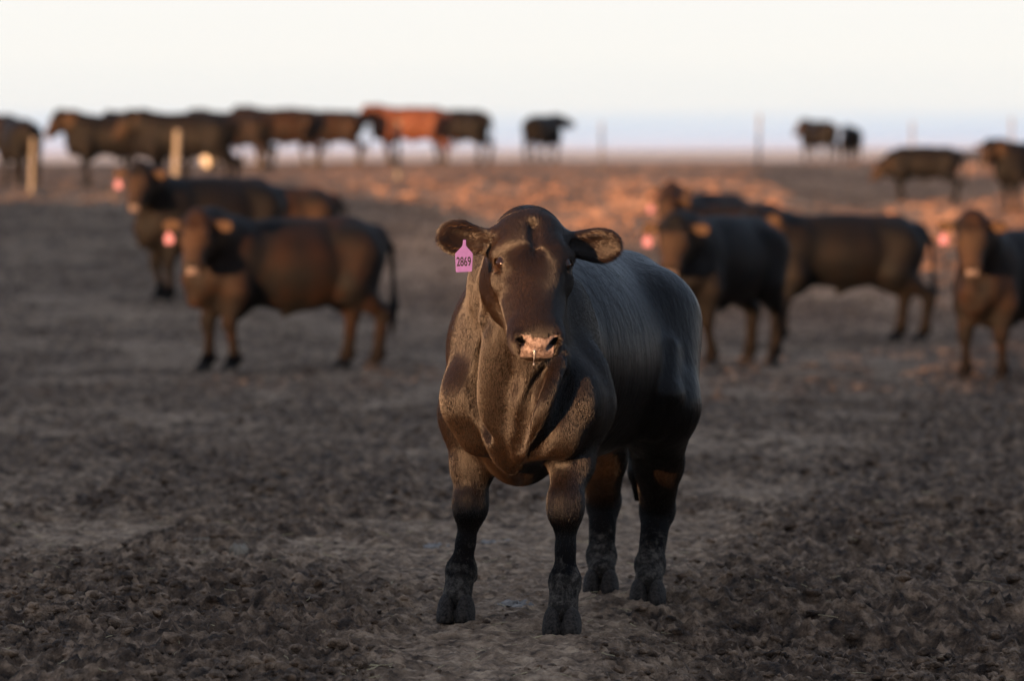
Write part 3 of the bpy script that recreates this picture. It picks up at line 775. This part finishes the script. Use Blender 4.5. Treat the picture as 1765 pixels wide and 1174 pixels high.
# violet ear tag with its number
tg = link('ear_tag', prism('ear_tag', tag_outline(), .0022, M_tagv), hero, L(801, 413, 17.60))
tg.rotation_euler = (R(4), R(2), -HYAW + R(8)); tg['label'] = 'violet plastic ear tag numbered 2869'
tg.scale = (1, 1, .93)
fc = bpy.data.curves.new('tag_number', 'FONT'); fc.body = '2869'; fc.size = .043; fc.align_x = 'CENTER'; fc.align_y = 'CENTER'; fc.extrude = .0003; fc.offset = .0006; fc.space_character = 1.02
fc.materials.append(M_ink)
_t = bpy.data.objects.new('tmp', fc); COL.objects.link(_t); bpy.context.view_layer.update()
_m = bpy.data.meshes.new_from_object(_t.evaluated_get(bpy.context.evaluated_depsgraph_get())); bpy.data.objects.remove(_t); bpy.data.curves.remove(fc)
fo = link('tag_number', _m, tg)
fo.location = (.0, -.0004, -.0745); fo.rotation_euler = (R(90), R(-4), 0); fo.scale = (.52, 1.0, 1)

# ------------------------------------------------------------------ the herd
def put(px, D, dz=0):
    x = (px - 882.5) / FPX * D
    return (x, D, gz(x, D) + dz)
def steer(px, D, yawdeg, label, mat=None, scale=1.0, name='steer', h=.018, group=None, face=None, **kw):
    P = dict(kw.pop('P', {}))
    yaw = R(yawdeg)
    P.setdefault('sx', .90); P.setdefault('mudh', .60); P.setdefault('lift', .035); P.setdefault('belly', -.02); P.setdefault('top', -.01); P['girth'] = P.get('girth', 1.0) * .90
    if face is not None:    # face: world direction (degrees) the head looks in
        hy = (face - yawdeg + 180) % 360 - 180
        P['hyaw'] = R(hy); P.setdefault('poll', (1.13 - .12 * abs(hy) / 60, .28 * hy / 60, P.get('pz', 1.33)))
    P['tagyaw'] = -yaw
    return animal(name, label, 'cattle', put(px, D), yaw, P, mat or M_black, h=h, scale=scale, group=group, **kw)

G1 = 'cattle standing in the middle distance of the pen'
steer(500, 45.3, 210, 'nearest steer left of the bull, standing side on with sunlit face and pink tag', M_black, 1.04, group=G1, face=262, tagside=-1,
      P=dict(hpitch=R(52), poll=(.98, .26, 1.22), FL=(.60, .14), FR=(.68, -.14), HL=(-.70, .14), HR=(-.58, -.14), girth=1.05, lift=.0, belly=.0, top=-.03, sx=.95))
steer(368, 57.0, 214, 'black steer directly behind the nearest left steer, its back showing above it', M_jet, 1.05, group=G1, face=258, tagside=-1,
      P=dict(hpitch=R(48)), h=.020)
steer(478, 67.0, 196, 'brown steer mostly hidden behind the two left steers, only its sunlit rump showing', M_brown, .98, group=G1, face=205, P=dict(pz=1.15, hpitch=R(60)), h=.022)
steer(1248, 46.6, 238, 'black steer with pink tag and pale muzzle, front one of the trio at right', M_jet, 1.03, group=G1, face=256, tagside=-1,
      P=dict(hpitch=R(54), poll=(1.02, .08, 1.20), FL=(.50, .14), FR=(.70, -.14), girth=.95))
steer(1262, 66.0, 206, 'dark steer in the middle of the trio just right of the bull, its back showing', M_black, 1.02, group=G1, face=250, tagside=-1, h=.022)
steer(1222, 72.0, 230, 'farthest back steer of the trio just right of the bull, mostly hidden', M_black, .98, group=G1, face=260, tagside=-1, h=.022)
steer(1452, 55.7, 203, 'black steer standing broadside right of the trio, with its chest lit orange', M_jet, 1.05, group=G1, face=245, tagside=-1,
      P=dict(hpitch=R(45), FL=(.70, .14), FR=(.58, -.14), HL=(-.76, .15), HR=(-.66, -.15), poll=(1.02, .16, 1.25), sx=1.0), h=.020)
steer(1752, 43.0, 238, 'steer at the right edge facing the camera with pink tag and orange lit legs', M_black, .95, group=G1, face=262, tagside=-1,
      P=dict(hpitch=R(56), FL=(.60, .15), FR=(.66, -.15)))
G2 = 'cattle standing along the crest behind'
far = [
 (-28, 112, 185, 'dark steer cut off by the left edge of the photo on the crest', M_black, 1.05, 180),
 (34, 100, 108, 'dark steer seen from behind at the left end of the crest', M_jet, 1.0, 110),
 (204, 99, 188, 'black steer on the crest at left with an orange lit muzzle, facing left', M_jet, 1.06, 215),
 (268, 106, 214, 'black steer on the crest half hidden behind the one with the orange muzzle', M_jet, 1.03, 240),
 (326, 97, 168, 'large black steer behind the leftmost upright fence post, rump highest at its right', M_jet, 1.10, 170),
 (408, 121, 160, 'black steer between the large one and the brown pair on the crest', M_black, 1.08, 165),
 (492, 125, 192, 'dark brown steer with a high rump, left one of the brown pair on the crest', M_brown, 1.12, 190),
 (566, 130, 186, 'dark brown steer beside the orange red one, right one of the brown pair', M_brown, 1.08, 185),
 (712, 131, 186, 'bright orange red steer standing broadside on the crest', M_red, 1.12, 196),
 (792, 137, 148, 'black steer whose rump shows behind the orange red one', M_jet, 1.10, 150),
 (934, 150, 64, 'lone black steer on the skyline with its head held out to the right', M_jet, 1.06, 5),
 (1412, 178, 118, 'larger brown black steer of the distant pair on the right skyline', M_jet, 1.12, 150),
 (1466, 181, 96, 'smaller black steer of the distant pair on the right skyline', M_jet, 1.0, 95),
 (1594, 100, 184, 'black steer with its head lowered standing on the sunlit slope at right', M_jet, .84, 185),
 (1786, 95, 212, 'black steer cut off by the right edge of the photo high on the sunlit slope', M_jet, 1.0, 240)]
for i, (px, D, yw, lab, mt, sc, fc_) in enumerate(far):
    low = i in (13,)
    steer(px, D, yw, lab, mt, sc, group=G2, face=fc_, h=.028, fine=False, eyes=False, hooves=False,
          P=dict(hpitch=R(20 if i == 10 else 50), poll=(1.05, 0, .92) if low else (1.12, 0, 1.22 if i not in (2, 3) else 1.26), FL=(.50 + .03 * (i % 4), .14), HL=(-.62 - .04 * (i % 3), .14), girth=.92 + .02 * (i % 4)))

# ------------------------------------------------------------------ fence posts, tub
def post(px, D, hgt, w, lean, label):
    import bmesh
    bm = bmesh.new()
    bmesh.ops.create_cone(bm, cap_ends=True, segments=10, radius1=w / 2, radius2=w / 2 * .86, depth=hgt + .3, matrix=Matrix.Translation((0, 0, (hgt - .3) / 2)))
    for v in bm.verts: v.co.x += .006 * math.sin(v.co.y * 90); v.co.y *= .9
    bmesh.ops.bevel(bm, geom=[e for e in bm.edges if abs(e.verts[0].co.z - e.verts[1].co.z) < .01], offset=.008, segments=1, affect='EDGES')
    me = bpy.data.meshes.new('fence_post'); bm.to_mesh(me); bm.free(); me.materials.append(M_post)
    o = link('fence_post', me, None, put(px, D)); o.rotation_euler = (0, R(lean), 0)
    tag(o, label, 'fence post', 'pale fence posts along the back of the pen')
post(55, 94, .95, .085, 2, 'short pale post beside the leftmost steers')
post(301, 91, 1.12, .120, 3, 'stout pale post standing in front of the large black steer')
post(686, 106, 1.10, .085, 1, 'pale post in front of the orange red steer')
post(1037, 118, 1.05, .05, 0, 'thin pale post right of the lone steer on the skyline')
post(1306, 112, 1.25, .055, 1.5, 'pale post on the sunlit slope left of the distant pair')
post(1572, 118, 1.35, .05, 0, 'thin pale post behind the steer with the lowered head')
post(1745, 118, 1.45, .05, -1, 'thin pale post behind the steer at the right edge')

F = Field((-.28, -.28, -.02), (.28, .28, .48), .02)
F.cone((0, 0, .12), (0, 0, .30), .19, .23, .02); F.cone((0, 0, .34), (0, 0, .5), .19, .2, .02, None, '-')
V, Q = F.mesh(); V[:, 2] = np.clip(V[:, 2], 0, .40)
o = link('feed_tub', np_mesh('feed_tub', V, Q, simple('cream_plastic', (.40, .36, .30), .4, .4, 0, 20, .05)), None, put(363, 128, .08))
tag(o, 'cream feed tub glowing in the sun between the legs of the crest cattle', 'feed tub')

# ------------------------------------------------------------------ loose clods, straw, ice on the ground
def clods():
    import bmesh
    bm = bmesh.new(); bmesh.ops.create_icosphere(bm, subdivisions=2, radius=1)
    base = np.array([v.co[:] for v in bm.verts]); tris = np.array([[v.index for v in f.verts] for f in bm.faces]); bm.free()
    rg = np.random.default_rng(11)
    shapes = []
    for k in range(14):
        b = base.copy(); o = rg.random(3) * 50
        d = (fbm(b[:, 0] * 1.5 + o[0], b[:, 1] * 1.5 + b[:, 2] * 1.3 + o[1], 3, .6) - .5) * 1.2 + (fbm(b[:, 0] * 6 + o[2], b[:, 1] * 6 + b[:, 2] * 5 + o[1], 2, .6) - .5) * .65
        b = b * (1 + d)[:, None]; b[:, 2] *= .72; b[:, 0] *= 1.1 + .3 * rg.random()
        shapes.append(b)
    N = 110000
    D = 15.2 + 30 * rg.random(N) ** 1.8
    X = (rg.random(N) * 2 - 1) * R(6.6) * D
    m = clod_mask(X, D)
    dens = fbm(X * 1.3 + 70, D * .8, 3)
    keep = rg.random(N) < np.clip(.04 + .75 * m * sstep(.30, .60, dens), 0, 1) * np.where(D > 26, .45, 1)
    X, D = X[keep], D[keep]; n = len(X)
    n = min(n, 26000); X, D = X[:n], D[:n]
    z, m = ground_full(X, D, True)
    r = .004 + .019 * rg.random(n) ** 3.5 + .010 * (rg.random(n) < .06) * m
    r *= np.where(m < .3, .6, 1)
    Vs, Fs, Ms = [], [], []; off = 0
    for i in range(n):
        b = shapes[i % 14] @ rotz(rg.random() * 6.3).T * r[i] + np.array([X[i], D[i], z[i] + r[i] * .05])
        Vs.append(b); Fs.append(tris + off); off += len(b); Ms.append(np.full(len(b), .55 + .45 * rg.random()))
    V = np.concatenate(Vs); Fc = np.concatenate(Fs); mk = np.ones((len(V), 4), np.float32); mk[:, 0] = np.concatenate(Ms); mk[:, 1] = 0; mk[:, 2] = 0
    o = link('soil_clods', np_mesh('soil_clods', V, Fc, M_soil, True, {'mask': mk})); tag(o, 'loose dark clods of churned soil strewn over the ground', 'soil clods', kind='stuff')
clods()

M_straw = simple('dry_straw', (.42, .33, .18), .6, .3, 0, 60, .2)
def straws():
    rg = np.random.default_rng(21); Vs, Fs = [], []; off = 0
    for i in range(420):
        D = 15.8 + 9 * rg.random() ** 1.4; X = (rg.random() * 2 - 1) * R(6.2) * D
        L_ = .010 + .035 * rg.random() ** 2; a = rg.random() * 6.3; w = .0009 + .0010 * rg.random(); cv = (rg.random() - .5) * .5
        z = float(ground_full(np.array([X]), np.array([D]))[0]) + .006
        pts = []
        for t in np.linspace(-1, 1, 5):
            c = np.array([X + math.cos(a) * t * L_ - math.sin(a) * cv * L_ * t * t, D + math.sin(a) * t * L_ + math.cos(a) * cv * L_ * t * t, z + .004 * t + .003 * rg.random()])
            for q in range(4): pts.append(c + w * np.array([-math.sin(a) * math.cos(q * math.pi / 2), math.cos(a) * math.cos(q * math.pi / 2), math.sin(q * math.pi / 2)]))
        Vs.append(np.array(pts)); f = []
        for k in range(4):
            for q in range(4): f.append([k * 4 + q, k * 4 + (q + 1) % 4, (k + 1) * 4 + (q + 1) % 4, (k + 1) * 4 + q])
        Fs.append(np.array(f) + off); off += 20
    o = link('straw_bits', np_mesh('straw_bits', np.concatenate(Vs), np.concatenate(Fs), M_straw)); tag(o, 'short bits of pale straw scattered on the soil', 'straw', kind='stuff')
straws()

M_ice = simple('dirty_ice', (.22, .185, .155), .8, .2, .8, 40, .5)
def flat_piece(name, px, py, wpx, hpx, seed, label, cat, mat, group=None, th=.005):
    D = CAMZ / ((py - HORIZ) / FPX); X0 = (px - 882.5) / FPX * D
    rx = wpx / FPX * D / 2; ry = hpx / FPX * D / 2 * D / CAMZ * .8
    n = 40; rg = np.random.default_rng(seed); ph = rg.random(5) * 6.3
    V, Fq = [], []
    rings = (0, .45, .8, 1.0, 1.02)
    for k, rr in enumerate(rings):
        for i in range(n):
            t = i / n * 2 * math.pi
            g = 1 + .22 * math.sin(2 * t + ph[0]) + .16 * math.sin(3 * t + ph[1]) + .09 * math.sin(7 * t + ph[2]) + .06 * math.sin(12 * t + ph[3])
            x = X0 + rx * rr * g * math.cos(t); y = D + ry * rr * g * math.sin(t)
            V.append((x, y, gz(x, y) + (th + .006 * math.sin(5 * t + 9 * rr + ph[4])) * (1 if rr < .9 else (.4 if rr == 1.0 else -.8)) + .012))
    for k in range(len(rings) - 1):
        for i in range(n): Fq.append((k * n + i, k * n + (i + 1) % n, (k + 1) * n + (i + 1) % n, (k + 1) * n + i))
    o = link(name, np_mesh(name, V, np.array(Fq)[:, ::-1], mat)); tag(o, label, cat, group); return o
gi = 'flat pale pieces of ice on the soil'
flat_piece('ice_patch', 893, 1046, 62, 13, 1, 'flat pale piece of ice on the ground between the front hooves of the bull', 'ice', M_ice, gi)
flat_piece('ice_patch', 858, 929, 52, 8, 2, 'pale strip of ice seen between the front legs of the bull', 'ice', M_ice, gi)
flat_piece('ice_patch', 752, 939, 44, 7, 3, 'bluish patch of ice just left of the left front leg of the bull', 'ice', M_ice, gi)
flat_piece('ice_patch', 452, 908, 60, 9, 4, 'pale patch of ice on the soil at lower left, largest away from the bull', 'ice', M_ice, gi)
flat_piece('ice_patch', 430, 1034, 26, 5, 5, 'small bluish sliver of ice low on the left among the clods', 'ice', M_ice, gi)
M_stone = simple('pale_stone', (.22, .17, .12), .85, .2, .8, 40, .35)
flat_piece('stone', 350, 944, 46, 9, 6, 'flat brown stone on the soil at lower left', 'stone', M_stone, None, .03)
flat_piece('stone', 412, 957, 34, 8, 7, 'flat grey brown stone right of the longer one at lower left', 'stone', M_stone, None, .03)

# ------------------------------------------------------------------ evening haze over the plain
def haze():
    import bmesh
    bm = bmesh.new(); bmesh.ops.create_cube(bm, size=2, matrix=Matrix.Translation((0, 0, 9.5)) @ Matrix.Diagonal((12500, 12500, 15.0, 1)))
    me = bpy.data.meshes.new('haze'); bm.to_mesh(me); bm.free()
    m = bpy.data.materials.new('haze_air'); m.use_nodes = True; ns, ls = m.node_tree.nodes, m.node_tree.links; ns.clear()
    o_ = ns.new('ShaderNodeOutputMaterial'); v = ns.new('ShaderNodeVolumePrincipled')
    v.inputs['Color'].default_value = (.72, .84, 1.0, 1); v.inputs['Density'].default_value = HAZE; v.inputs['Anisotropy'].default_value = 0.0
    ls.new(v.outputs[0], o_.inputs['Volume']); me.materials.append(m)
    o = link('haze', me); tag(o, 'pale evening haze over the distant plain', 'haze', kind='stuff')
HAZE = .000035
haze()

M_drool = simple('saliva', (.22, .21, .21), .10, .6, 0, 90, .1); M_drool.node_tree.nodes['Principled BSDF'].inputs['Transmission Weight'].default_value = .35
F = Field((-.03, -.03, -.06), (.03, .03, .02), .0022)
F.chain([((0, 0, .004), .0050), ((.001, .001, -.006), .0032), ((0, -.001, -.018), .0016), ((0, -.0015, -.034), .0012)], .004); F.ell((0, -.0015, -.038), (.0035, .0035, .0045), None, .002)
V, Q = F.mesh()
o = link('drool', np_mesh('drool', V, Q, M_drool), hero, L(921, 607, 17.335)); o['label'] = 'string of saliva hanging from the lip'
